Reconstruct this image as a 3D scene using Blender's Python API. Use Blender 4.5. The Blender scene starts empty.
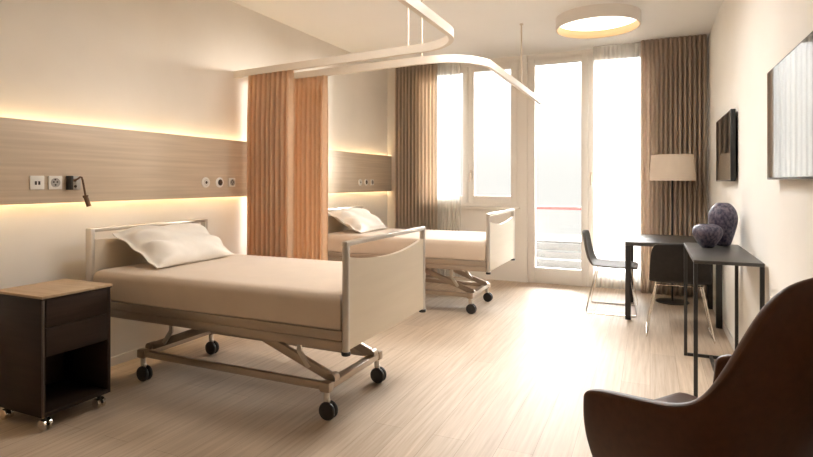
import bpy, bmesh, math, random
from mathutils import Vector, Matrix, Euler
random.seed(4)
PI = math.pi
SC = bpy.context.scene
COL = SC.collection

# ------------------------------------------------------------------ helpers
def bx(bm, lo, hi, bev=0.0, seg=2):
    v = [bm.verts.new((x, y, z)) for x in (lo[0], hi[0]) for y in (lo[1], hi[1]) for z in (lo[2], hi[2])]
    fs = [(0,1,3,2),(4,6,7,5),(0,4,5,1),(2,3,7,6),(0,2,6,4),(1,5,7,3)]
    faces = [bm.faces.new([v[i] for i in f]) for f in fs]
    if bev > 0:
        es = list({e for f in faces for e in f.edges})
        bmesh.ops.bevel(bm, geom=es, offset=bev, segments=seg, profile=0.5, affect='EDGES', clamp_overlap=True)

def tube(bm, pts, r, n=12, cap=True):
    pts = [Vector(p) for p in pts]
    rings = []
    up = None
    for i, p in enumerate(pts):
        if i == 0: d = pts[1] - p
        elif i == len(pts) - 1: d = p - pts[i-1]
        else: d = (pts[i+1] - p).normalized() + (p - pts[i-1]).normalized()
        d.normalize()
        if up is None:
            up = Vector((0,0,1)) if abs(d.z) < .9 else Vector((1,0,0))
        a = d.cross(up); a.normalize(); b = a.cross(d); b.normalize(); up = b
        k = 1.0
        if 0 < i < len(pts) - 1:
            k = 1.0 / max(.5, math.cos((pts[i+1]-p).angle(p-pts[i-1]) / 2))
        rr = r[i] if isinstance(r, (list, tuple)) else r
        rings.append([bm.verts.new(p + (a*math.cos(t)+b*math.sin(t))*rr) for t in [2*PI*j/n for j in range(n)]])
    for i in range(len(rings) - 1):
        for j in range(n):
            bm.faces.new((rings[i][j], rings[i][(j+1)%n], rings[i+1][(j+1)%n], rings[i+1][j]))
    if cap:
        bm.faces.new(rings[0][::-1]); bm.faces.new(rings[-1])

def sweep_rect(bm, pts, w, h):
    """a flat-sided rail swept along a level path; w across, h tall, top at the path's z"""
    pts = [Vector(p) for p in pts]; rings = []
    for i, p in enumerate(pts):
        if i == 0: d = pts[1]-p
        elif i == len(pts)-1: d = p-pts[i-1]
        else: d = (pts[i+1]-p).normalized() + (p-pts[i-1]).normalized()
        d.z = 0; d.normalize(); a = Vector((-d.y, d.x, 0)) * (w/2)
        dz = Vector((0,0,-h))
        rings.append([bm.verts.new(q) for q in (p-a, p+a, p+a+dz, p-a+dz)])
    for i in range(len(rings)-1):
        for j in range(4):
            bm.faces.new((rings[i][j], rings[i][(j+1)%4], rings[i+1][(j+1)%4], rings[i+1][j]))
    bm.faces.new(rings[0]); bm.faces.new(rings[-1][::-1])

def bar(bm, a, b, w, h, bev=.004):
    """straight rectangular bar from a to b, w sideways, h in the upright plane"""
    a = Vector(a); b = Vector(b); d = (b-a); L = d.length; d.normalize()
    s = d.cross(Vector((0,0,1)))
    if s.length < 1e-4: s = Vector((0,1,0))
    s.normalize(); u = s.cross(d)
    t = bmesh.new(); bx(t, (0,-w/2,-h/2), (L,w/2,h/2), bev)
    M = Matrix((( d.x, s.x, u.x, a.x),( d.y, s.y, u.y, a.y),( d.z, s.z, u.z, a.z),(0,0,0,1)))
    bmesh.ops.transform(t, matrix=M, verts=t.verts); merge(bm, t)

def merge(bm, t):
    me = bpy.data.meshes.new('tmp'); t.to_mesh(me); t.free(); bm.from_mesh(me); bpy.data.meshes.remove(me)

def lathe(bm, prof, c, n=40, axis='Z'):
    """prof: list of (r, h); a closed turn about an axis through c"""
    rings = []
    def P(r, h, t):
        x, y = r*math.cos(t), r*math.sin(t)
        if axis == 'Z': return (c[0]+x, c[1]+y, c[2]+h)
        if axis == 'Y': return (c[0]+x, c[1]+h, c[2]+y)
        return (c[0]+h, c[1]+x, c[2]+y)
    for r, h in prof:
        if r < 1e-6: rings.append([bm.verts.new(P(0, h, 0))])
        else: rings.append([bm.verts.new(P(r, h, 2*PI*j/n)) for j in range(n)])
    for i in range(len(rings)-1):
        A, B = rings[i], rings[i+1]
        for j in range(n):
            k = (j+1) % n
            if len(A) == 1 and len(B) == 1: continue
            if len(A) == 1: bm.faces.new((A[0], B[k], B[j]))
            elif len(B) == 1: bm.faces.new((A[j], A[k], B[0]))
            else: bm.faces.new((A[j], A[k], B[k], B[j]))

def root_loc(o):
    v = Vector((0,0,0))
    while o is not None:
        v += Vector(o.location); o = o.parent
    return v

def obj(name, bm, mat, parent=None, smooth=True, kind=None, label=None, auto=35):
    bmesh.ops.recalc_face_normals(bm, faces=bm.faces)
    if parent is not None:
        bmesh.ops.translate(bm, vec=-root_loc(parent), verts=bm.verts)
    me = bpy.data.meshes.new(name)
    if smooth:
        for f in bm.faces: f.smooth = True
        la = math.radians(auto)
        for e in bm.edges:
            if len(e.link_faces) == 2 and e.calc_face_angle(0) > la: e.smooth = False
            elif len(e.link_faces) != 2: e.smooth = False
    bm.to_mesh(me); bm.free()
    o = bpy.data.objects.new(name, me); COL.objects.link(o)
    me.materials.append(mat)
    if parent is not None: o.parent = parent
    if kind: o['kind'] = kind
    if label: o['label'] = label
    return o

def tag(o, label, cat, group=None):
    o['label'] = label; o['category'] = cat
    if group: o['group'] = group
    return o

def thing(name, label, cat, loc=(0,0,0), group=None):
    o = bpy.data.objects.new(name, None); COL.objects.link(o)
    o.empty_display_size = .1; o.location = loc
    return tag(o, label, cat, group)

def copy_thing(o, loc, rotz, label, group=None):
    def rec(src, par):
        c = src.copy(); COL.objects.link(c); c.parent = par
        for ch in [k for k in SC.objects if k.parent == src]: rec(ch, c)
        return c
    c = rec(o, None); c.location = loc; c.rotation_euler = (0,0,rotz)
    c['label'] = label
    if group: c['group'] = group
    return c

def B(): return bmesh.new()
def quick(name, mat, parent, *boxes, bev=.003, **kw):
    bm = B()
    for lo, hi in boxes: bx(bm, lo, hi, bev)
    return obj(name, bm, mat, parent, **kw)

# ------------------------------------------------------------------ materials
def mat(name, col, rough=.5, metal=0., spec=.5, sheen=0., emit=None, est=0., coat=0.):
    m = bpy.data.materials.new(name); m.use_nodes = True
    p = m.node_tree.nodes['Principled BSDF']
    p.inputs['Base Color'].default_value = (*col, 1)
    p.inputs['Roughness'].default_value = rough
    p.inputs['Metallic'].default_value = metal
    p.inputs['Specular IOR Level'].default_value = spec
    p.inputs['Sheen Weight'].default_value = sheen
    p.inputs['Coat Weight'].default_value = coat
    if emit:
        p.inputs['Emission Color'].default_value = (*emit, 1)
        p.inputs['Emission Strength'].default_value = est
    return m

def N(m, t, **kw):
    n = m.node_tree.nodes.new(t)
    for k, v in kw.items(): setattr(n, k, v)
    return n
def L(m, a, b): m.node_tree.links.new(a, b)

def noisy(m, c1, c2, scale=(4,4,4), detail=6, bump=0., coord='Object', lo=.3, hi=.7, dist=0., nscale=1.0, bdist=.002):
    p = m.node_tree.nodes['Principled BSDF']
    tc = N(m, 'ShaderNodeTexCoord'); mp = N(m, 'ShaderNodeMapping')
    mp.inputs['Scale'].default_value = scale
    no = N(m, 'ShaderNodeTexNoise'); no.inputs['Detail'].default_value = detail
    no.inputs['Scale'].default_value = nscale; no.inputs['Distortion'].default_value = dist
    rp = N(m, 'ShaderNodeValToRGB')
    rp.color_ramp.elements[0].position = lo; rp.color_ramp.elements[0].color = (*c1, 1)
    rp.color_ramp.elements[1].position = hi; rp.color_ramp.elements[1].color = (*c2, 1)
    L(m, tc.outputs[coord], mp.inputs['Vector']); L(m, mp.outputs[0], no.inputs['Vector'])
    L(m, no.outputs['Fac'], rp.inputs[0]); L(m, rp.outputs[0], p.inputs['Base Color'])
    if bump:
        b = N(m, 'ShaderNodeBump'); b.inputs['Strength'].default_value = bump; b.inputs['Distance'].default_value = bdist
        L(m, no.outputs['Fac'], b.inputs['Height']); L(m, b.outputs[0], p.inputs['Normal'])
    return m

M = {}
M['wall'] = noisy(mat('wall_paint', (.8,.74,.66), .85, spec=.2), (.83,.785,.725), (.86,.815,.755), (3,3,3), bump=.05)
M['wallr'] = noisy(mat('wall_paint_right', (.82,.79,.73), .8, spec=.25), (.87,.85,.81), (.89,.87,.83), (3,3,3), bump=.05)
M['ceil'] = noisy(mat('ceiling_paint', (.9,.89,.87), .9, spec=.1), (.90,.89,.87), (.92,.91,.89), (2,2,2))
M['trim'] = mat('trim_white', (.84,.80,.74), .45)
M['frame'] = mat('window_frame', (.84,.80,.75), .4)
M['base'] = mat('baseboard', (.74,.70,.64), .4)

# floor: fine straight grained pale boards running towards the window
def floor_mat():
    m = mat('floor_boards', (.5,.38,.26), .4, spec=.2)
    p = m.node_tree.nodes['Principled BSDF']
    tc = N(m, 'ShaderNodeTexCoord')
    mp = N(m, 'ShaderNodeMapping'); mp.inputs['Scale'].default_value = (30, 1.1, 1)
    n1 = N(m, 'ShaderNodeTexNoise'); n1.inputs['Scale'].default_value = 1.6; n1.inputs['Detail'].default_value = 8
    n1.inputs['Roughness'].default_value = .62
    L(m, tc.outputs['Object'], mp.inputs[0]); L(m, mp.outputs[0], n1.inputs['Vector'])
    r1 = N(m, 'ShaderNodeValToRGB')
    r1.color_ramp.elements[0].position = .28; r1.color_ramp.elements[0].color = (.46,.35,.25,1)
    r1.color_ramp.elements[1].position = .74; r1.color_ramp.elements[1].color = (.68,.56,.44,1)
    L(m, n1.outputs['Fac'], r1.inputs[0])
    mb = N(m, 'ShaderNodeMapping'); mb.inputs['Rotation'].default_value = (0,0,PI/2)
    L(m, tc.outputs['Object'], mb.inputs[0])
    bk = N(m, 'ShaderNodeTexBrick'); bk.offset = .37
    bk.inputs['Color1'].default_value = (.90,.90,.90,1); bk.inputs['Color2'].default_value = (1,1,1,1)
    bk.inputs['Mortar'].default_value = (.62,.58,.54,1)
    bk.inputs['Scale'].default_value = 1; bk.inputs['Brick Width'].default_value = 1.9
    bk.inputs['Row Height'].default_value = .17; bk.inputs['Mortar Size'].default_value = .0012
    L(m, mb.outputs[0], bk.inputs['Vector'])
    mx = N(m, 'ShaderNodeMix', data_type='RGBA', blend_type='MULTIPLY'); mx.inputs[0].default_value = 1
    L(m, r1.outputs[0], mx.inputs[6]); L(m, bk.outputs['Color'], mx.inputs[7])
    L(m, mx.outputs[2], p.inputs['Base Color'])
    rr = N(m, 'ShaderNodeMapRange'); rr.inputs['To Min'].default_value = .42; rr.inputs['To Max'].default_value = .58
    L(m, n1.outputs['Fac'], rr.inputs[0]); L(m, rr.outputs[0], p.inputs['Roughness'])
    b = N(m, 'ShaderNodeBump'); b.inputs['Strength'].default_value = .12; b.inputs['Distance'].default_value = .001
    L(m, n1.outputs['Fac'], b.inputs['Height']); L(m, b.outputs[0], p.inputs['Normal'])
    return m
M['floor'] = floor_mat()
M['panelwood'] = noisy(mat('panel_wood', (.5,.4,.3), .38, spec=.5), (.56,.45,.335), (.68,.56,.43), (2,1.2,45), 8, bump=.06)
M['desk'] = mat('desk_black', (.022,.019,.017), .35, spec=.5)
M['desktop'] = mat('desk_dark_top', (.055,.05,.045), .36, spec=.6)
M['darkwood'] = noisy(mat('cabinet_dark', (.03,.018,.012), .45, spec=.2), (.022,.013,.009), (.034,.02,.014), (3,3,40), 5)
M['cabtop'] = noisy(mat('cabinet_top', (.4,.28,.17), .4), (.36,.25,.15), (.47,.34,.22), (4,30,4), 6)
M['sheet'] = noisy(mat('bed_sheet', (.68,.56,.44), .85, spec=.2, sheen=.2), (.62,.505,.40), (.67,.55,.435), (5,5,5), 5, bump=.25, bdist=.01)
M['pillow'] = noisy(mat('pillow_cotton', (.8,.75,.68), .85, spec=.2, sheen=.2), (.80,.75,.68), (.84,.79,.72), (4,4,4), 3, bump=.4, bdist=.02)
M['bedmetal'] = mat('bed_metal', (.62,.57,.51), .32, metal=.75)
M['basemetal'] = mat('bed_base_metal', (.44,.36,.285), .36, metal=.7)
M['bedpanel'] = noisy(mat('bed_panel', (.68,.58,.45), .5), (.655,.565,.44), (.69,.60,.47), (2,2,20), 4)
M['black'] = mat('black_rubber', (.018,.016,.015), .5)
M['wheel'] = mat('wheel_dark', (.03,.026,.024), .4)
M['strip'] = mat('dark_satin_metal', (.10,.085,.075), .35, metal=.8)
M['chrome'] = mat('chrome', (.82,.78,.73), .12, metal=1.0)
M['hub'] = mat('wheel_hub', (.25,.23,.21), .4)
M['privacy'] = noisy(mat('privacy_cloth', (.6,.36,.2), .9, spec=.1, sheen=.15), (.86,.63,.43), (.90,.67,.47), (25,25,25), 3)
M['drape'] = noisy(mat('window_curtain_cloth', (.33,.25,.17), .9, spec=.1, sheen=.15), (.66,.55,.445), (.70,.59,.48), (25,25,25), 3)
M['rail'] = mat('track_white', (.80,.72,.62), .4)
M['white'] = mat('white_plastic', (.80,.77,.72), .35)
M['greyplastic'] = mat('grey_plate', (.42,.40,.37), .35, metal=.2)
M['slot'] = mat('socket_dark', (.05,.035,.025), .5)
M['bronze'] = mat('lamp_bronze', (.16,.09,.05), .35, metal=.6)
M['chairshell'] = noisy(mat('chair_shell', (.10,.085,.07), .6, spec=.2), (.085,.073,.062), (.11,.094,.08), (30,30,30), 3)
M['chairdark'] = noisy(mat('chair_shell_dark', (.02,.016,.013), .5, spec=.25), (.017,.0135,.011), (.023,.018,.015), (30,30,30), 3)
M['leather'] = noisy(mat('armchair_leather', (.12,.055,.028), .36, spec=.22), (.055,.019,.0065), (.070,.025,.009), (40,40,40), 6, bump=.12, bdist=.003)
M['tvbody'] = mat('television_black', (.012,.011,.010), .35)
M['screen'] = mat('television_glass', (.012,.012,.013), .03, spec=1.0)
M['lampshade'] = mat('lamp_cloth', (.86,.78,.68), .9, spec=.1)
M['drum'] = mat('drum_white', (.84,.79,.74), .6)
M['liner'] = noisy(mat('drum_wood_liner', (.72,.48,.2), .5), (.50,.33,.16), (.58,.39,.20), (2,2,30), 4)
M['diffuser'] = mat('lamp_diffuser', (.9,.88,.82), .6, emit=(1,.93,.80), est=1.5)
M['led'] = mat('led_strip', (.9,.8,.6), .6, emit=(1,.79,.48), est=14)
M['rodmetal'] = mat('rod_metal', (.70,.60,.50), .4, metal=.2)

def vase_mat():
    m = noisy(mat('vase_glaze', (.05,.04,.08), .42, spec=.5), (.014,.012,.042), (.15,.125,.16), (60,60,40), 10, bump=.6, lo=.36, hi=.66, bdist=.004)
    return m
M['vase'] = vase_mat()

def glass_mat():
    m = bpy.data.materials.new('window_glass'); m.use_nodes = True
    nt = m.node_tree; nt.nodes.clear()
    o = N(m, 'ShaderNodeOutputMaterial'); t = N(m, 'ShaderNodeBsdfTransparent'); g = N(m, 'ShaderNodeBsdfGlossy')
    t.inputs[0].default_value = (.97,.97,.96,1); g.inputs['Roughness'].default_value = .01
    fr = N(m, 'ShaderNodeFresnel'); fr.inputs[0].default_value = 1.45
    mx = N(m, 'ShaderNodeMixShader')
    L(m, fr.outputs[0], mx.inputs[0]); L(m, t.outputs[0], mx.inputs[1]); L(m, g.outputs[0], mx.inputs[2]); L(m, mx.outputs[0], o.inputs[0])
    return m
M['glass'] = glass_mat()
def sheer_mat():
    m = bpy.data.materials.new('sheer_cloth'); m.use_nodes = True
    nt = m.node_tree; nt.nodes.clear()
    o = N(m, 'ShaderNodeOutputMaterial'); t = N(m, 'ShaderNodeBsdfTransparent'); d = N(m, 'ShaderNodeBsdfDiffuse'); tr = N(m, 'ShaderNodeBsdfTranslucent')
    d.inputs[0].default_value = (.9,.88,.84,1); tr.inputs[0].default_value = (.92,.90,.86,1)
    a = N(m, 'ShaderNodeMixShader'); a.inputs[0].default_value = .5
    b = N(m, 'ShaderNodeMixShader'); b.inputs[0].default_value = .62
    L(m, d.outputs[0], a.inputs[1]); L(m, tr.outputs[0], a.inputs[2])
    L(m, t.outputs[0], b.inputs[1]); L(m, a.outputs[0], b.inputs[2]); L(m, b.outputs[0], o.inputs[0])
    return m
M['sheer'] = sheer_mat()
def shade_mat():
    m = bpy.data.materials.new('lamp_shade_cloth'); m.use_nodes = True
    nt = m.node_tree; nt.nodes.clear()
    o = N(m, 'ShaderNodeOutputMaterial'); d = N(m, 'ShaderNodeBsdfDiffuse'); tr = N(m, 'ShaderNodeBsdfTranslucent')
    d.inputs[0].default_value = (.88,.80,.70,1); tr.inputs[0].default_value = (.85,.72,.58,1)
    a = N(m, 'ShaderNodeMixShader'); a.inputs[0].default_value = .35
    L(m, d.outputs[0], a.inputs[1]); L(m, tr.outputs[0], a.inputs[2]); L(m, a.outputs[0], o.inputs[0])
    return m
M['shade'] = shade_mat()
M['deck'] = noisy(mat('balcony_boards', (.10,.095,.085), .7, spec=.1), (.36,.355,.34), (.42,.41,.39), (2,20,2), 4)
M['bench'] = mat('bench_white', (.085,.083,.08), .6, spec=.1)
M['redrail'] = mat('rail_red', (.22,.04,.036), .5, spec=.1)
M['railpost'] = mat('rail_grey', (.10,.10,.10), .5, spec=.1)

# ------------------------------------------------------------------ setting
XL, XR, YF, YB, H = -3.47, .60, 7.05, -1.6, 2.943
def struct(name, mat_, *boxes, bev=0., **kw):
    return quick(name, mat_, None, *boxes, bev=bev, kind='structure', **kw)
struct('floor', M['floor'], ((XL-.2,YB-.2,-.12),(XR+.2,YF+.22,0)))
struct('ceiling', M['ceil'], ((XL-.2,YB-.2,H),(XR+.2,YF+.22,H+.15)))
struct('wall_left', M['wall'], ((XL-.2,YB-.2,0),(XL,YF+.22,H)))
struct('wall_right', M['wallr'], ((XR,YB-.2,0),(XR+.2,YF+.22,H)))
struct('wall_back', M['wall'], ((XL,YB-.2,0),(XR,YB,H)))
WX0, WX1, DX0, DX1 = -2.95, -1.54, -1.45, .06
SILL, TOP = .97, 2.90
struct('wall_window', M['frame'], ((XL,YF,0),(WX0,YF+.22,H)), ((WX0,YF,0),(WX1,YF+.22,SILL)), ((WX1,YF-.02,0),(DX0,YF+.22,H)),
       ((DX1,YF,0),(XR,YF+.22,H)), ((WX0,YF,TOP),(WX1,YF+.22,H)), ((DX0,YF,TOP),(DX1,YF+.22,H)))
struct('trim_1', M['trim'], ((WX0-.03,YF-.07,SILL-.03),(WX1-.002,YF+.0,SILL)), bev=.006)      # window board
struct('baseboard_left', M['base'], ((XL,YB,0),(XL+.014,YF,.065)), bev=.003)
struct('baseboard_right', M['base'], ((XR-.014,YB,0),(XR,YF,.065)), bev=.003)

def ring(bm, x0, x1, z0, z1, y0, y1, w, wb=None, wt=None, bev=.006):
    wb = w if wb is None else wb; wt = w if wt is None else wt
    bx(bm, (x0,y0,z0), (x0+w,y1,z1), bev); bx(bm, (x1-w,y0,z0), (x1,y1,z1), bev)
    bx(bm, (x0+w-.002,y0,z0), (x1-w+.002,y1,z0+wb), bev); bx(bm, (x0+w-.002,y0,z1-wt), (x1-w+.002,y1,z1), bev)

def handle(par, x, y, z, name='handle'):
    bm = B()
    bx(bm, (x-.014,y-.012,z-.06), (x+.014,y,z+.06), .004)
    tube(bm, [(x,y-.01,z+.02),(x,y-.05,z+.02),(x,y-.055,z-.0),(x,y-.055,z-.10)], .009, 8)
    return obj(name, bm, M['rodmetal'], par)

# window_1: frame with two sashes
bm = B(); ring(bm, WX0, WX1, SILL, TOP, YF+.0, YF+.09, .05, .05, .05)
bx(bm, (-2.27,YF+.0,SILL+.05), (-2.225,YF+.09,TOP-.05), .004)
w1 = obj('window_1', bm, M['frame'], None, kind='structure')
for (a, b) in ((WX0+.045,-2.25), (-2.245,WX1-.045)):
    bm = B(); ring(bm, a, b, SILL+.045, TOP-.04, YF-.012, YF+.055, .08, .10, .075)
    s = obj('sash', bm, M['frame'], w1)
    quick('pane', M['glass'], s, ((a+.075,YF+.02,SILL+.14),(b-.075,YF+.026,TOP-.11)), bev=0)
handle(w1, -2.21, YF-.012, 1.40)
# double balcony door
bm = B()
bx(bm, (DX0,YF,0), (DX0+.03,YF+.09,TOP), .004); bx(bm, (DX1-.03,YF,0), (DX1,YF+.09,TOP), .004); bx(bm, (DX0+.03,YF,TOP-.03), (DX1-.03,YF+.09,TOP), .004); bx(bm, (DX0+.03,YF,0), (DX1-.03,YF+.09,.016), .003)
obj('trim_2', bm, M['frame'], None, kind='structure')
for i, (a, b) in enumerate(((DX0+.022,-.703),(-.699,DX1-.022))):
    bm = B(); ring(bm, a, b, .012, TOP-.022, YF-.012, YF+.055, .078, .19, .075)
    d = obj('door_%d' % (i+1), bm, M['frame'], None, kind='structure')
    quick('pane', M['glass'], d, ((a+.07,YF+.02,.19),(b-.07,YF+.026,TOP-.09)), bev=0)
    if i == 1: handle(d, -.66, YF-.012, 1.36)

# ------------------------------------------------------------------ balcony and beyond
struct('floor_balcony', M['deck'], ((-5,YF+.22,-.14),(3,9.6,-.02)))
t = thing('balcony_railing', 'red topped balcony railing seen outside through the glass door', 'railing', (-.5,9.2,-.02))
quick('handrail', M['redrail'], t, ((-5,9.17,.845),(3,9.23,.897)), bev=.01, label='red horizontal handrail')
for x in (-4.2,-3.0,-1.83,-.6,.6,1.8):
    quick('post', M['railpost'], t, ((x-.018,9.18,-.02),(x+.018,9.22,.85)))
quick('bottom_rail', M['railpost'], t, ((-5,9.185,.06),(3,9.215,.10)))
t = thing('slatted_bench', 'long pale slatted bench on the balcony behind the glass door', 'bench', (-1.3,8.4,-.02))
for y0, y1 in ((7.95,8.16),(8.2,8.41),(8.45,8.66),(8.7,8.9)):
    quick('seat_slat', M['bench'], t, ((-2.6,y0,.43),(-.78,y1,.46)))
for z0, z1 in ((.325,.425),(.205,.305),(.085,.185)): quick('front_board', M['bench'], t, ((-2.6,7.93,z0),(-.82,7.96,z1)))
quick('lower_shelf', M['bench'], t, ((-2.56,7.98,.06),(-.84,8.86,.09)))
for x in (-2.56,-.87):
    for y in (7.98,8.84): quick('leg', M['bench'], t, ((x,y-.0,-.02),(x+.05,y+.04,.43)))

# ------------------------------------------------------------------ wall panel with cove light
PX = -3.40; PZ0, PZ1 = 1.168, 1.673
t = thing('headboard_wall_panel', 'long pale wood wall panel glowing along its edges behind both beds', 'wall panel', (XL,3.6,PZ0))
quick('board', M['panelwood'], t, ((PX-.022,.2,PZ0),(PX,7.04,PZ1)), bev=.002)
quick('batten', M['white'], t, ((XL,.3,1.30),(PX-.022,7.0,1.34)), ((XL,.3,1.50),(PX-.022,7.0,1.54)), bev=0)
for z in (PZ0+.075, PZ1-.09):
    quick('light_strip', M['led'], t, ((PX-.034,.25,z),(PX-.024,7.02,z+.012)), bev=0, label='warm glowing light strip')

# ------------------------------------------------------------------ sockets, on the panel face
def plate(name, label, y, w=.084, round_=False, m=None):
    t = thing(name, label, 'socket', (PX,y,1.296), 'wall sockets on the wood panel')
    bm = B()
    if round_: lathe(bm, [(0,.010),(w*.42,.010),(w*.5,.006),(w*.5,0),(0,0)], (PX,y,1.296), 28, 'X')
    else: bx(bm, (PX,y-w/2,1.296-w/2), (PX+.010,y+w/2,1.296+w/2), .003)
    obj('cover_plate', bm, m or M['white'], t)
    return t
def disc(name, par, y, r, h0=.010, h1=.013, m='slot', z=1.296):
    bm = B(); lathe(bm, [(0,h1),(r*.9,h1),(r,h1-.001),(r,h0),(0,h0)], (PX,y,z), 24, 'X'); return obj(name, bm, M[m], par)
def schuko(t, y):
    bm = B(); lathe(bm, [(.029,.010),(.029,.0125),(.026,.0125),(.026,.0104),(0,.0104)], (PX,y,1.296), 28, 'X')
    obj('socket_recess', bm, M['greyplastic'], t)
    for dy, dz in ((-.011,.004),(.011,.004),(0,-.014),(-.002,.019)): disc('pin_hole', t, y+dy, .0048, .0104, .0135, z=1.296+dz)
y = 2.082; t = plate('usb_socket', 'square white wall socket with two small dark slots, leftmost on panel', y)
for dy in (-.010,.010): quick('slot', M['slot'], t, ((PX+.0095,y+dy-.006,1.283),(PX+.0112,y+dy+.006,1.305)), bev=0)
y = 2.191; t = plate('power_socket', 'square white plug socket between the two-slot socket and the reading lamp', y); schuko(t, y)
def rounds(y1, y2, y3, wh):
    t = plate('round_socket', 'round white socket with small dark centre, ' + wh[0], y1, .088, True)
    disc('ring', t, y1, .026, .0095, .0108, 'greyplastic'); disc('inner_face', t, y1, .023, .0095, .0115, 'white'); disc('centre_hole', t, y1, .013, .010, .0125)
    t = plate('round_socket', 'round white socket with wide black centre, ' + wh[1], y2, .088, True)
    disc('dark_centre', t, y2, .027, .0095, .0115); disc('hub', t, y2, .007, .011, .014, 'bronze')
    t = plate('power_socket', 'square pale socket ' + wh[2], y3, .078); schuko(t, y3)
rounds(3.454, 3.616, 3.764, ('to the right above the near bed pillow', 'second from the front privacy curtain', 'next to the front privacy curtain'))
rounds(6.108, 6.269, 6.437, ('above the far bed pillow', 'above the far bed', 'nearest the window curtain above the far bed'))

# reading lamp
y = 2.315
t = thing('reading_lamp', 'small bronze bendy reading lamp on the wood panel beside the sockets', 'reading lamp', (PX,y,1.296))
quick('mounting_plate', M['greyplastic'], t, ((PX,y-.035,1.25),(PX+.012,y+.04,1.338)))
quick('bracket', M['desk'], t, ((PX+.0,y-.052,1.25),(PX+.05,y-.034,1.34)), label='black side bracket')
disc('switch', t, y+.002, .009, .012, .017, 'slot', z=1.272)
bm = B(); tube(bm, [(PX+.010,2.288,1.312),(PX+.030,2.305,1.312),(PX+.040,2.318,1.322),(PX+.046,2.327,1.332),(PX+.051,2.334,1.330),(PX+.054,2.338,1.312),(PX+.060,2.344,1.26),(PX+.066,2.350,1.205)], .0062, 10)
tube(bm, [(PX+.02,2.275,1.312),(PX+.02,2.315,1.312)], .010, 10)
obj('arm', bm, M['bronze'], t)
bm = B(); tube(bm, [(PX+.065,2.349,1.214),(PX+.066,2.350,1.204),(PX+.067,2.351,1.200),(PX+.082,2.362,1.142)], [.017,.017,.014,.015], 14)
obj('lamp_head', bm, M['bronze'], t)

# ------------------------------------------------------------------ hospital bed
XH, XF, Y0, Y1 = -3.284, -1.382, 2.326, 3.341
YC = (Y0+Y1)/2
def end_panel(bm, x, th, z0, zend, zmid, ya, yb, n=24):
    A = []; 
    for sx in (-th/2, th/2):
        lo = [bm.verts.new((x+sx, ya+(yb-ya)*i/n, z0)) for i in range(n+1)]
        hi = []
        for i in range(n+1):
            q = 2*i/n-1
            hi.append(bm.verts.new((x+sx, ya+(yb-ya)*i/n, zmid+(zend-zmid)*(abs(q)**2.0))))
        A.append((lo, hi))
    for i in range(n):
        for (lo, hi) in A: bm.faces.new((lo[i], lo[i+1], hi[i+1], hi[i]))
        bm.faces.new((A[0][1][i], A[0][1][i+1], A[1][1][i+1], A[1][1][i]))
        bm.faces.new((A[0][0][i], A[0][0][i+1], A[1][0][i+1], A[1][0][i]))
    for k in (0, n): bm.faces.new((A[0][0][k], A[0][1][k], A[1][1][k], A[1][0][k]))

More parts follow.
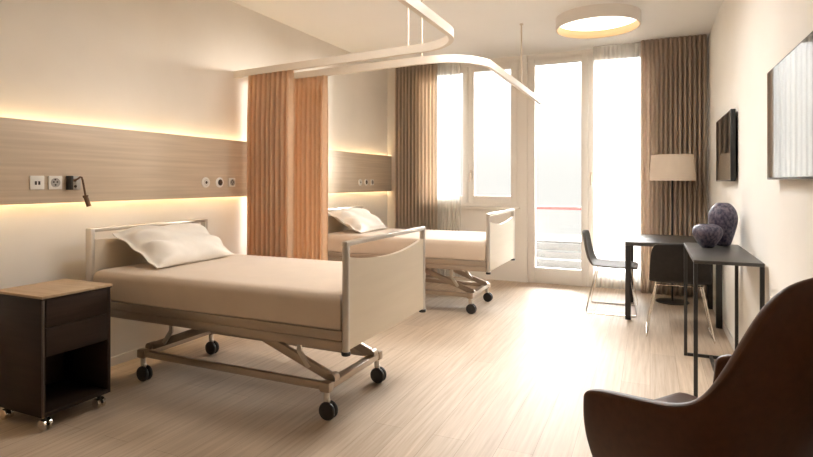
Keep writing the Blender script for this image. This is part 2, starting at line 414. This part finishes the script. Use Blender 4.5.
def make_bed():
    t = thing('hospital_bed', 'near hospital bed with beige mattress, in front of the privacy curtains', 'bed', (-2.33,YC,0), 'adjustable hospital beds')
    # head end
    bm = B()
    bx(bm, (XH-.026,Y0+.004,.44), (XH+.026,Y0+.034,1.003), .006); bx(bm, (XH-.026,Y1-.034,.44), (XH+.026,Y1-.004,1.003), .006)
    bx(bm, (XH-.024,Y0+.012,.978), (XH+.024,Y1-.012,1.003), .006)
    hb = obj('headboard', bm, M['bedmetal'], t)
    bm = B(); end_panel(bm, XH, .022, .47, .93, .915, Y0+.018, Y1-.018); obj('panel', bm, M['bedpanel'], hb, label='beige infill panel')
    # foot end
    bm = B()
    for y in (Y0+.014, Y1-.008): tube(bm, [(XF,y,.452),(XF,y,1.0)], .019, 16)
    bar(bm, (XF,Y0-.006,.992), (XF,Y1+.012,.992), .036, .026, .008)
    fb = obj('footboard', bm, M['bedmetal'], t)
    bm = B(); end_panel(bm, XF, .024, .462, .925, .878, Y0+.030, Y1-.024); obj('panel', bm, M['bedpanel'], fb, label='beige infill panel with a dipped top edge')
    for y in (Y0+.014, Y1-.008):
        bm = B(); lathe(bm, [(0,.436),(.022,.436),(.024,.442),(.024,.452),(.018,.456),(0,.456)], (XF,y,0), 16); obj('foot_cap', bm, M['black'], fb, label='black plastic foot cap')
    # rails
    for s, y in ((1,Y0),(-1,Y1)):
        bm = B()
        bx(bm, (XH+.02,min(y,y+s*.03),.507), (XF-.017,max(y,y+s*.03),.555), .006)
        bx(bm, (XH+.02,min(y+s*.004,y+s*.03),.456), (XF-.017,max(y+s*.004,y+s*.03),.503), .006)
        bx(bm, (XH+.03,min(y+s*.010,y+s*.026),.48), (XF-.03,max(y+s*.010,y+s*.026),.53))
        obj('side_rail', bm, M['basemetal'], t)
    quick('mattress_platform', M['basemetal'], t, ((XH+.03,Y0+.03,.50),(XF-.03,Y1-.03,.553)))
    # mattress
    bm = B()
    bx(bm, (XH+.045,Y0+.006,.5535), (XF-.028,Y1-.006,.742))
    bmesh.ops.bevel(bm, geom=[e for e in bm.edges if min(v.co.z for v in e.verts) > .6], offset=.055, segments=6, profile=.5, affect='EDGES')
    bmesh.ops.bevel(bm, geom=[e for e in bm.edges if len(e.link_faces) == 2 and e.calc_face_angle(0) > 1.0 and max(v.co.z for v in e.verts) < .56], offset=.014, segments=3, profile=.5, affect='EDGES')
    o = obj('mattress', bm, M['sheet'], t)
    # base
    CX0, CX1, CY0, CY1 = -3.03, -1.62, YC-.30, YC+.30
    bm = B()
    for y in (CY0, CY1):
        bar(bm, (CX0,y,.18), (CX1,y,.18), .03, .042)
    for x in (CX0, CX1):
        bar(bm, (x,CY0,.178), (x,CY1,.178), .055, .036)
        for y in (CY0, CY1): bx(bm, (x-.034,y-.026,.150), (x+.034,y+.026,.206), .010)
    obj('base_frame', bm, M['basemetal'], t)
    for x, sg in ((CX0,1),(CX1,-1)):
        for y in (YC-.235, YC+.235):
            bm = B()
            bar(bm, (x+sg*.0,y,.205), (x+sg*.76,y,.482), .034, .05, .006)
            tube(bm, [(x,y-.025,.205),(x,y+.025,.205)], .03, 14)
            a = obj('lift_arm', bm, M['basemetal'], t)
            bm = B()
            bar(bm, (x+sg*.14,y-.026,.25), (x+sg*.21,y-.026,.34), .016, .028, .003)
            bar(bm, (x+sg*.207,y-.026,.33), (x+sg*.207,y-.026,.50), .016, .028, .003)
            obj('strut', bm, M['bedmetal'], a)
    for x in (CX0, CX1):
        for y in (CY0, CY1):
            bm = B()
            lathe(bm, [(0,.152),(.017,.152),(.017,.10),(0,.10)], (x,y,0), 14)
            bx(bm, (x-.006,y-.012,.085), (x+.02,y+.012,.115), .004)
            c = obj('caster', bm, M['bedmetal'], t)
            bm = B()
            for s in (-1, 1):
                lathe(bm, [(0,s*.006),(.044,s*.006),(.049,s*.010),(.050,s*.018),(.046,s*.025),(.030,s*.027),(0,s*.027)], (x+.012,y,.050), 28, 'Y')
            w = obj('wheel', bm, M['wheel'], c)
    return t
bed = make_bed()
bed2_dy = 2.605
copy_thing(bed, (-2.33,YC+bed2_dy,0), 0, 'far hospital bed beyond the privacy curtains, nearest the window', 'adjustable hospital beds')

# pillow (shaped and leaning on the headboard)
def make_pillow(seed, name, label, y_off):
    rnd = random.Random(seed)
    nu, nv = 56, 36
    W, D, T = .715, .46, .076
    ph = [rnd.uniform(0, 6.28) for _ in range(8)]
    bm = B(); top = {}; bot = {}
    for i in range(nu+1):
        for j in range(nv+1):
            u = 2*i/nu-1; v = 2*j/nv-1
            body_u = max(0, 1-abs(u/.9)**5) if abs(u) < .9 else 0
            th = T*(body_u**.55)*max(0, 1-abs(v)**3.2)**.55
            # sides drawn in a little between the corners
            x = u*W/2*(1-.045*(1-v*v)); y = v*D/2*(1-.06*(1-u*u))
            edge = max(abs(u), abs(v))
            wr = .022*math.sin(9*v+ph[0]+5*u)*max(0, abs(u)-.25)*1.5 + .007*math.sin(13*u+5*v+ph[5])*max(0,-u) + .006*math.sin(17*v+6*u+ph[1])*max(0,abs(u)-.4) + .006*math.sin(7*u+ph[2]+4*v)
            ruf = .007*math.sin(9*v+ph[3]+(2 if u > 0 else 0)) * (max(0, abs(u)-.86)/.14)
            z0 = ruf + .004*math.sin(5*u+ph[4])
            top[i,j] = bm.verts.new((x, y, z0+th*1.12+wr*min(1, th/.04)+.003))
            bot[i,j] = bm.verts.new((x, y, z0-th*.80-.003))
    for i in range(nu):
        for j in range(nv):
            bm.faces.new((top[i,j], top[i+1,j], top[i+1,j+1], top[i,j+1])); bm.faces.new((bot[i,j], bot[i,j+1], bot[i+1,j+1], bot[i+1,j]))
    for i in range(nu):
        bm.faces.new((top[i,0], bot[i,0], bot[i+1,0], top[i+1,0])); bm.faces.new((top[i,nv], top[i+1,nv], bot[i+1,nv], bot[i,nv]))
    for j in range(nv):
        bm.faces.new((top[0,j], top[0,j+1], bot[0,j+1], bot[0,j])); bm.faces.new((top[nu,j], bot[nu,j], bot[nu,j+1], top[nu,j+1]))
    # local x -> world +Y, local y -> up the slope (-X, +Z)
    a = math.radians(27)
    for v in bm.verts:
        x, y, z = v.co
        X = -y*math.cos(a) + z*math.sin(a)
        Z = y*math.sin(a) + z*math.cos(a)
        v.co = (X, x, Z)
    zmin = min(v.co.z for v in bm.verts)
    for v in bm.verts: v.co.z -= zmin
    c = Vector((-3.035, YC+y_off-.012, .737))
    bmesh.ops.translate(bm, vec=c, verts=bm.verts)
    for v in bm.verts:                     # nothing sinks through the headboard or the mattress
        if v.co.x < -3.25: v.co.x = -3.25
        if v.co.z < .744: v.co.z = .744
    o = obj(name, bm, M['pillow'], None, auto=80)
    m = o.modifiers.new('Subdivision', 'SUBSURF'); m.levels = 1; m.render_levels = 1
    tag(o, label, 'pillow', 'bed pillows')
    return o
make_pillow(3, 'pillow', 'white crumpled pillow at the head of the near bed', 0.0)
p2 = make_pillow(8, 'pillow', 'white pillow at the head of the far bed behind the privacy curtains', bed2_dy)

# ------------------------------------------------------------------ bedside cabinet
cx0, cx1, cy0, cy1, cz0, cz1 = -3.27, -2.86, 1.779, 2.172, .078, .708
t = thing('bedside_cabinet', 'dark brown bedside cabinet on casters, left of the near bed', 'cabinet', ((cx0+cx1)/2,(cy0+cy1)/2,0))
dz = cz1-cz0-.018
quick('body', M['darkwood'], t, ((cx0,cy0,cz0),(cx1-.004,cy0+.02,cz1-.018)), ((cx0,cy1-.02,cz0),(cx1-.004,cy1,cz1-.018)),
      ((cx0,cy0+.018,cz0),(cx0+.016,cy1-.018,cz1-.018)), ((cx0,cy0+.018,cz0),(cx1-.004,cy1-.018,cz0+.022)), ((cx0,cy0+.018,cz0+dz*.49),(cx1-.03,cy1-.018,cz0+dz*.51)), bev=.002)
quick('edge_strip', M['strip'], t, ((cx1-.006,cy0-.001,cz0),(cx1+.003,cy0+.012,cz1-.018)), bev=.005, label='satin dark metal edge strip')
quick('top', M['cabtop'], t, ((cx0-.002,cy0-.004,cz1-.014),(cx1+.006,cy1+.004,cz1)), bev=.002, label='tan wood-grain top')
quick('top_edge', M['darkwood'], t, ((cx0-.002,cy0-.003,cz1-.022),(cx1+.005,cy1+.003,cz1-.0135)), bev=.002)
for a, b in ((.755,.996),(.51,.7515)):
    quick('drawer', M['darkwood'], t, ((cx0+.02,cy0+.022,cz0+dz*a),(cx1-.001,cy1-.022,cz0+dz*b)), bev=.002)
for x in (cx0+.045, cx1-.035):
    for y in (cy0+.038, cy1-.05):
        bm = B(); tube(bm, [(x,y,cz0+.002),(x,y,.034)], .009, 10); bx(bm, (x-.012,y-.007,.022), (x+.012,y+.007,.072), .004)
        c = obj('caster', bm, M['black'], t)
        bm = B()
        for s in (-1, 1): lathe(bm, [(0,s*.008),(.027,s*.008),(.030,s*.011),(.030,s*.020),(.027,s*.024),(0,s*.024)], (x,y,.030), 24, 'Y')
        obj('wheel', bm, M['chrome'], c, label='polished chrome twin wheel')

# ------------------------------------------------------------------ curtain tracks
def arc(cx, cy, r, a0, a1, n=14):
    return [(cx+r*math.cos(a0+(a1-a0)*i/n), cy+r*math.sin(a0+(a1-a0)*i/n)) for i in range(n+1)]
ZT, ZBm = 2.312, 2.252
trackA = [(XL,3.885),(-2.6,3.79),(-1.66,3.69)] + arc(-1.57, 3.30, .38, PI/2, 0)[1:] + [(-1.19,2.6),(-1.19,1.2),(-1.19,.6)]
trackB = [(XL,4.20),(-2.6,4.125),(-1.70,4.05)] + arc(-1.61, 4.44, .39, -PI/2, 0)[1:] + [(-1.22,5.6),(-1.22,6.72)]
def make_track(path, label, rods):
    t = thing('curtain_track', label, 'curtain track', (path[0][0],path[0][1],ZBm), 'ceiling-hung curtain tracks')
    bm = B(); sweep_rect(bm, [(x,y,ZT) for x, y in path], .034, ZT-ZBm); obj('rail', bm, M['rail'], t, auto=25)
    for x, y in rods:
        bm = B(); tube(bm, [(x,y,ZT-.004),(x,y,H-.006)], .008, 10); lathe(bm, [(0,H),(.02,H),(.02,H-.008),(0,H-.008)], (x,y,0), 16)
        obj('rod', bm, M['rodmetal'], t)
    return t
make_track(trackA, 'curved curtain track over the near bed, bending towards the viewer', [(-1.645,3.688),(-1.19,1.75)])
make_track(trackB, 'curved curtain track over the far bed, running to the window', [(-1.686,4.053),(-1.22,5.63)])

def along(path, x):
    for (a, b) in zip(path, path[1:]):
        if a[0] <= x <= b[0]: return a[1]+(b[1]-a[1])*(x-a[0])/(b[0]-a[0])
def curtain(name, mat_, pts, z0, z1, folds, amp, seed, th=.004, nper=10, nz=22, pinch=.55):
    """pleated cloth hanging from z1 to z0 along the straight line pts[0] -> pts[1]"""
    rnd = random.Random(seed)
    a = Vector((*pts[0],0)); b = Vector((*pts[1],0)); d = b-a; Ln = d.length; d.normalize(); n = Vector((-d.y,d.x,0))
    N_ = folds*nper; ph = [rnd.uniform(-.22,.22) for _ in range(folds+2)]; am = [rnd.uniform(.8,1.15) for _ in range(folds+2)]
    sl = [rnd.uniform(-.3,.3) for _ in range(folds+2)]
    bm = B(); G = []
    for j in range(nz+1):
        f = j/nz; z = z1+(z0-z1)*f; row = []
        for i in range(N_+1):
            k = i/nper; q = int(min(k, folds)); w = k-q
            sm = w*w*(3-2*w)
            p_ = (ph[q]*(1-sm)+ph[q+1]*sm)*(.3+.7*f); A = am[q]*(1-sm)+am[q+1]*sm; s_ = sl[q]*(1-sm)+sl[q+1]*sm
            s = 1-2*abs(math.sin(PI*k+p_+s_*f*.5))**.75
            off = amp*A*s*(pinch+(1-pinch)*min(1, f*5))
            sh = amp*.12*math.sin(4*PI*k+p_)
            P = a+d*(Ln*i/N_+sh)+n*off; row.append(bm.verts.new((P.x,P.y,z)))
        G.append(row)
    for j in range(nz):
        for i in range(N_): bm.faces.new((G[j][i], G[j][i+1], G[j+1][i+1], G[j+1][i]))
    bmesh.ops.solidify(bm, geom=bm.faces[:], thickness=th)
    return obj(name, bm, mat_, None, auto=70)
def on(path, x0, x1): return [(x0,along(path,x0)),(x1,along(path,x1))]
o = curtain('privacy_curtain', M['privacy'], on(trackA,-3.295,-2.775), .03, ZBm, 9, .046, 11)
tag(o, 'orange-tan pleated privacy curtain beside the wall panel, the front one of two', 'curtain', 'privacy curtains between the beds')
o = curtain('privacy_curtain', M['privacy'], on(trackB,-3.28,-2.64), .03, ZBm, 12, .042, 12)
tag(o, 'orange-tan pleated privacy curtain, the rear one, right edge over the far bed', 'curtain', 'privacy curtains between the beds')
o = curtain('window_curtain', M['drape'], [(-3.27,6.87),(-2.64,6.87)], .02, 2.936, 12, .036, 21)
tag(o, 'taupe pleated window curtain in the left corner beyond the far bed', 'curtain', 'taupe window curtains')
o = curtain('window_curtain', M['drape'], [(-.10,6.84),(.575,6.84)], .02, 2.936, 14, .036, 22)
tag(o, 'taupe pleated window curtain on the right behind the floor lamp', 'curtain', 'taupe window curtains')
o = curtain('sheer_curtain', M['sheer'], [(-2.66,6.93),(-2.32,6.93)], .03, 2.936, 8, .013, 23, th=.0015)
tag(o, 'white sheer curtain strip over the window, beyond the far bed', 'sheer curtain', 'white sheer curtains')
o = curtain('sheer_curtain', M['sheer'], [(-.63,6.92),(-.07,6.92)], .03, 2.936, 12, .013, 24, th=.0015)
tag(o, 'white sheer curtain over the right balcony door, behind the desk chair', 'sheer curtain', 'white sheer curtains')

# ------------------------------------------------------------------ ceiling lamp
lx, ly, R, lz = -.477, 5.68, .398, 2.825
t = thing('ceiling_lamp', 'round white drum ceiling lamp with wood-coloured inside, near the window curtains', 'ceiling lamp', (lx,ly,H))
bm = B(); lathe(bm, [(R-.006,H-.001),(R,H-.001),(R,lz),(R-.004,lz-.002),(R-.006,lz),(R-.006,H-.001)], (lx,ly,0), 72); obj('drum', bm, M['drum'], t)
bm = B(); lathe(bm, [(R-.0065,H-.03),(R-.0065,lz+.001),(R-.0115,lz+.001),(R-.0115,H-.03),(R-.0065,H-.03)], (lx,ly,0), 72); obj('liner', bm, M['liner'], t, label='golden wood-coloured inner ring')
bm = B(); lathe(bm, [(0,lz+.080),(R-.012,lz+.080),(R-.012,lz+.092),(0,lz+.092)], (lx,ly,0), 72); obj('diffuser', bm, M['diffuser'], t, label='glowing cream diffuser')

M['diffuser2'] = mat('added_fill_diffuser_full', (.9,.88,.82), .6, emit=(1,.98,.95), est=16)  # stronger and weaker glow for the added fill lamps
M['diffuser3'] = mat('added_fill_diffuser_low', (.9,.88,.82), .6, emit=(1,.97,.92), est=6)
for loc, lab, dm in (((-1.75,2.75,H), 'added unseen fill lamp, drum shaped, overhead beside the near bed', 'diffuser3'), ((-.85,3.9,H), 'added unseen fill lamp, drum shaped, overhead, next towards the viewer from the visible one', 'diffuser2')):  # two drum copies added above the view to brighten the room
    fill_lamp = copy_thing(t, loc, 0, lab, 'drum ceiling lamps')
    for ch in [k for k in SC.objects if k.parent == fill_lamp]:
        if ch.name.startswith('diffuser'):
            ch.data = ch.data.copy(); ch.data.materials[0] = M[dm]
t['group'] = 'drum ceiling lamps'
# ------------------------------------------------------------------ televisions on the right wall
def tv(y0, y1, z0, z1, label):
    t = thing('television', label, 'television', (XR,(y0+y1)/2,(z0+z1)/2), 'wall televisions')
    quick('wall_mount', M['tvbody'], t, ((XR-.02,(y0+y1)/2-.2,z0+.1),(XR,(y0+y1)/2+.2,z1-.1)))
    b = quick('body', M['tvbody'], t, ((XR-.050,y0,z0),(XR-.018,y1,z1)), bev=.003)
    quick('screen', M['screen'], t, ((XR-.0512,y0+.008,z0+.010),(XR-.049,y1-.008,z1-.008)), bev=0, label='glossy black screen')
    return t
tv(4.69, 5.67, 1.305, 1.847, 'flat black television on the right wall, the farther one near the taupe curtain')
tv(2.33, 3.31, 1.312, 1.862, 'flat television mirroring the bright window, the nearer one at the right edge')

# ------------------------------------------------------------------ desk
t = thing('desk', 'dark desk with square legs standing against the right wall by the window', 'desk', (.19,5.95,0))
dx0, dx1, dy0, dy1, dh = -.215, .585, 5.52, 6.38, .738
quick('tabletop', M['desktop'], t, ((dx0,dy0,dh-.038),(dx1,dy1,dh)), bev=.003)
for x in (dx0, dx1-.05):
    for y in (dy0, dy1-.05): quick('leg', M['desk'], t, ((x,y,0),(x+.05,y+.05,dh-.038)))
# ------------------------------------------------------------------ console table
t = thing('console_table', 'narrow black console table with two vases, in front of the desk', 'table', (.41,4.07,0))
kx0, kx1, ky0, ky1, kh = .232, .583, 3.57, 4.577, .845
quick('tabletop', M['desktop'], t, ((kx0,ky0,kh-.020),(kx1,ky1,kh)), bev=.002)
for y in (ky0, ky1-.022):
    bm = B(); w = .022
    bx(bm, (kx0,y,0), (kx0+w,y+.022,kh-.02), .002); bx(bm, (kx1-w,y,0), (kx1,y+.022,kh-.02), .002); bx(bm, (kx0+w,y,0), (kx1-w,y+.022,w), .002)
    obj('leg_frame', bm, M['desk'], t)
quick('stretcher', M['desk'], t, (((kx0+kx1)/2-.011,ky0+.022,0),((kx0+kx1)/2+.011,ky1-.022,.022)))

# vases
def vase(label, c, prof):
    bm = B(); lathe(bm, prof, c, 40)
    o = obj('vase', bm, M['vase'], None, auto=60); m = o.modifiers.new('Subdivision', 'SUBSURF'); m.levels = 1; m.render_levels = 1
    return tag(o, label, 'vase', 'dark speckled vases')
vase('tall egg-shaped dark violet vase at the back of the console table', (.475,4.47,kh),
     [(0,.0),(.042,.0),(.050,.006),(.064,.05),(.081,.11),(.093,.165),(.096,.20),(.090,.235),(.076,.268),(.056,.293),(.036,.306),(.027,.307),(.02,.30),(0,.295)])
vase('small squat heart-shaped dark vase in front of the tall one', (.363,4.29,kh),
     [(0,0),(.034,0),(.042,.006),(.064,.035),(.086,.07),(.097,.100),(.096,.122),(.086,.142),(.068,.156),(.045,.163),(.025,.162),(.012,.156),(0,.154)])

# ------------------------------------------------------------------ side chairs
def make_chair(name, label, shell_mat):
    """front along +Y, origin on the floor under the seat"""
    t = thing(name, label, 'chair', (0,0,0), 'chairs at the desk')
    # one-piece shell: profile down the back and along the seat
    prof = [(-.300,.800),(-.292,.74),(-.278,.66),(-.262,.58),(-.245,.52),(-.222,.482),(-.185,.462),(-.12,.456),(-.03,.452),(.08,.452),(.16,.455),(.205,.450),(.225,.438)]
    half = [.185,.215,.222,.228,.230,.230,.230,.230,.230,.230,.226,.212,.180]
    nx = 14; G = []; bm = B()
    for k, (y, z) in enumerate(prof):
        row = []
        for i in range(nx+1):
            q = 2*i/nx-1
            cup = .035*(abs(q)**2.2)*(1 if k < 6 else .35)
            row.append(bm.verts.new((q*half[k], y+(cup if k < 6 else 0), z+(cup if k >= 6 else 0)-(.012*abs(q)**3 if k == 0 else 0))))
        G.append(row)
    for k in range(len(prof)-1):
        for i in range(nx): bm.faces.new((G[k][i], G[k][i+1], G[k+1][i+1], G[k+1][i]))
    o = obj('seat_shell', bm, shell_mat, t, auto=80)
    m = o.modifiers.new('Solidify', 'SOLIDIFY'); m.thickness = .018; m.offset = 0
    m = o.modifiers.new('Subdivision', 'SUBSURF'); m.levels = 1; m.render_levels = 2
    def bend(p, c, q, r=.03, n=5):
        p, c, q = Vector(p), Vector(c), Vector(q); a = c+(p-c).normalized()*r; b = c+(q-c).normalized()*r
        return [tuple((1-s)**2*a+2*s*(1-s)*c+s*s*b) for s in [i/n for i in range(n+1)]]
    for s in (-1, 1):
        P0 = (s*.17,-.155,.438); P1 = (s*.25,-.25,.0075); P2 = (s*.25,.22,.0075); P3 = (s*.17,.15,.438)
        pts = [P0] + bend(P0,P1,P2) + bend(P1,P2,P3) + [P3]
        bm = B(); tube(bm, pts, .006, 8); obj('sled_leg', bm, M['chrome'], t)
    for y in (-.155, .15):
        bm = B(); tube(bm, [(-.17,y,.438),(.17,y,.438)], .0068, 8); obj('seat_bar', bm, M['chrome'], t)
    return t
c1 = make_chair('side_chair', 'grey shell chair with chrome sled legs at the left end of desk', M['chairshell'])
c1.location = (-.335,5.90,0); c1.rotation_euler = (0,0,-PI/2)
c2 = make_chair('side_chair', 'dark shell chair with its back to the viewer, tucked at the desk front', M['chairdark'])
c2.location = (.222,5.20,0); c2.rotation_euler = (0,0,0)

# ------------------------------------------------------------------ floor lamp
fx, fy = .219, 6.54
t = thing('floor_lamp', 'floor lamp with a cream drum shade standing behind the desk', 'lamp', (fx,fy,0))
bm = B(); lathe(bm, [(0,0),(.165,0),(.168,.004),(.166,.010),(.03,.014),(0,.014)], (fx,fy,0), 48); obj('base', bm, M['desk'], t)
bm = B(); tube(bm, [(fx,fy,.012),(fx,fy,1.46)], .010, 12); obj('pole', bm, M['desk'], t)
bm = B(); lathe(bm, [(.228,1.315),(.206,1.595),(.203,1.595),(.225,1.315),(.228,1.315)], (fx,fy,0), 56); sh = obj('lamp_shade', bm, M['shade'], t)
bm = B()
for a in range(3): tube(bm, [(fx,fy,1.46),(fx+.215*math.cos(a*2.094),fy+.215*math.sin(a*2.094),1.46)], .003, 6)
obj('shade_spokes', bm, M['desk'], t)
bm = B(); lathe(bm, [(0,1.455),(.018,1.46),(.03,1.50),(.024,1.54),(0,1.55)], (fx,fy,0), 20); obj('bulb', bm, M['white'], t)

# ------------------------------------------------------------------ armchair
def armchair():
    t = thing('armchair', 'brown leather wing-backed armchair in the right foreground, turned away', 'armchair', (0,0,0))
    # local frame: +Y forward, X sideways; camera side is -X
    rim = [(.345,.282,.600),(.357,.270,.628),(.364,.20,.648),(.369,.10,.664),(.367,.0,.680),(.364,-.04,.689),(.357,-.085,.707),(.344,-.115,.737),(.321,-.15,.803),(.288,-.185,.898),(.25,-.215,.988),(.20,-.25,1.042),(.13,-.285,1.060),(.06,-.305,1.067)]
    bot = [(.30,.275,.36),(.302,.26,.35),(.304,.19,.35),(.304,.10,.35),(.298,.02,.35),(.29,-.02,.35),(.28,-.045,.35),(.266,-.068,.35),(.25,-.088,.35),(.225,-.104,.35),(.19,-.118,.35),(.15,-.128,.35),(.10,-.135,.35),(.05,-.139,.35)]
    cols = [((-a,b,c),(-d,e,f)) for (a,b,c),(d,e,f) in zip(rim, bot)] + [((0,-.31,1.069),(0,-.14,.35))] + [((a,b,c),(d,e,f)) for (a,b,c),(d,e,f) in reversed(list(zip(rim, bot)))]
    bm = B(); G = []; nr = 10
    for r_, b_ in cols:
        row = []
        for k in range(nr+1):
            w = k/nr; R_, B_ = Vector(r_), Vector(b_)
            p = B_.lerp(R_, w)
            bulge = math.sin(PI*w)*.018
            h = Vector((p.x, p.y-.05, 0)); h.normalize()
            row.append(bm.verts.new(p+h*bulge))
        G.append(row)
    for i in range(len(G)-1):
        for k in range(nr): bm.faces.new((G[i][k], G[i+1][k], G[i+1][k+1], G[i][k+1]))
    o = obj('shell', bm, M['leather'], t, auto=180)
    m = o.modifiers.new('Solidify', 'SOLIDIFY'); m.thickness = .042; m.offset = 0
    m = o.modifiers.new('Subdivision', 'SUBSURF'); m.levels = 2; m.render_levels = 2
    # seat: rounded front cushion
    bm = B(); bx(bm, (-.28,-.13,.345), (.28,.405,.475), .055, 5)
    for v in bm.verts:
        if v.co.z > .42: v.co.z += .012*(1-(v.co.x/.29)**2)
        if v.co.y > .2: v.co.y -= .03*(v.co.x/.29)**2
    obj('seat_cushion', bm, M['leather'], t)
    bm = B(); lathe(bm, [(0,.345),(.20,.345),(.21,.33),(.20,.315),(0,.315)], (0,.06,0), 32); tube(bm, [(0,.06,.32),(0,.06,.05)], .032, 16)
    p = obj('pedestal', bm, M['desk'], t)
    for k in range(4):
        a = PI/4+k*PI/2; c, s = math.cos(a), math.sin(a)
        bm = B(); bar(bm, (c*.02,.06+s*.02,.075), (c*.24,.06+s*.24,.017), .034, .026, .006); bx(bm, (c*.24-.016,.06+s*.24-.016,0), (c*.24+.016,.06+s*.24+.016,.02), .004)
        obj('leg', bm, M['desk'], t)
    return t
ac = armchair()
ac.location = (.25,1.985,0)
ac.rotation_euler = (0,0,math.atan2(.6,-.8)-PI/2)

# ------------------------------------------------------------------ light
w = bpy.data.worlds.new('hazy_sky'); SC.world = w; w.use_nodes = True
nt = w.node_tree; bg = nt.nodes['Background']
tc = nt.nodes.new('ShaderNodeTexCoord'); sp = nt.nodes.new('ShaderNodeSeparateXYZ'); rp = nt.nodes.new('ShaderNodeValToRGB')
nt.links.new(tc.outputs['Generated'], sp.inputs[0]); nt.links.new(sp.outputs['Z'], rp.inputs[0])
SKY = 23.0
e = rp.color_ramp.elements
e[0].position = 0.0; e[0].color = (.56/SKY*.95,.555/SKY*.95,.535/SKY*.95,1)
e[1].position = .035; e[1].color = (.58/SKY*.95,.575/SKY*.95,.555/SKY*.95,1)
for pos, v in ((.12,.64/SKY),(.19,1.3/SKY),(.25,.35),(.34,1.0)):
    q = e.new(pos); q.color = (v*.975,v*.985,v,1)
nt.links.new(rp.outputs[0], bg.inputs['Color']); bg.inputs['Strength'].default_value = SKY
sl = bpy.data.lights.new('low_hazy_sun', 'SUN'); sl.energy = 4.0; sl.angle = math.radians(11); sl.color = (1,.94,.85)
so = bpy.data.objects.new('low_hazy_sun', sl); COL.objects.link(so); so.location = (4,12,3)
so.rotation_euler = Vector((-.63,-.775,-.085)).to_track_quat('-Z','Y').to_euler()
def portal(x0, x1, z0, z1, name):
    l = bpy.data.lights.new(name, 'AREA'); l.shape = 'RECTANGLE'; l.size = x1-x0; l.size_y = z1-z0
    l.cycles.is_portal = True
    o = bpy.data.objects.new(name, l); COL.objects.link(o); o.location = ((x0+x1)/2,YF+.16,(z0+z1)/2); o.rotation_euler = (-PI/2,0,0)
portal(WX0, WX1, SILL, TOP, 'window_portal'); portal(DX0, DX1, 0, TOP, 'door_portal')

# ------------------------------------------------------------------ camera
cd = bpy.data.cameras.new('camera'); cam = bpy.data.objects.new('camera', cd); COL.objects.link(cam)
cam.location = (0,0,1.3); cam.rotation_euler = (PI/2,0,math.radians(24.2))
cd.sensor_width = 36; cd.lens = 24.0; cd.shift_y = -46.5/813; cd.clip_start = .02
SC.camera = cam
vs = SC.view_settings; vs.view_transform = 'Standard'; vs.look = 'None'; vs.gamma = 1; vs.use_curve_mapping = False; vs.exposure = 1.05
cy = SC.cycles
cy.max_bounces = 12; cy.diffuse_bounces = 6; cy.glossy_bounces = 4; cy.transparent_max_bounces = 16; cy.transmission_bounces = 6
cy.caustics_reflective = False; cy.caustics_refractive = False; cy.sample_clamp_indirect = 8
cy.use_denoising = True
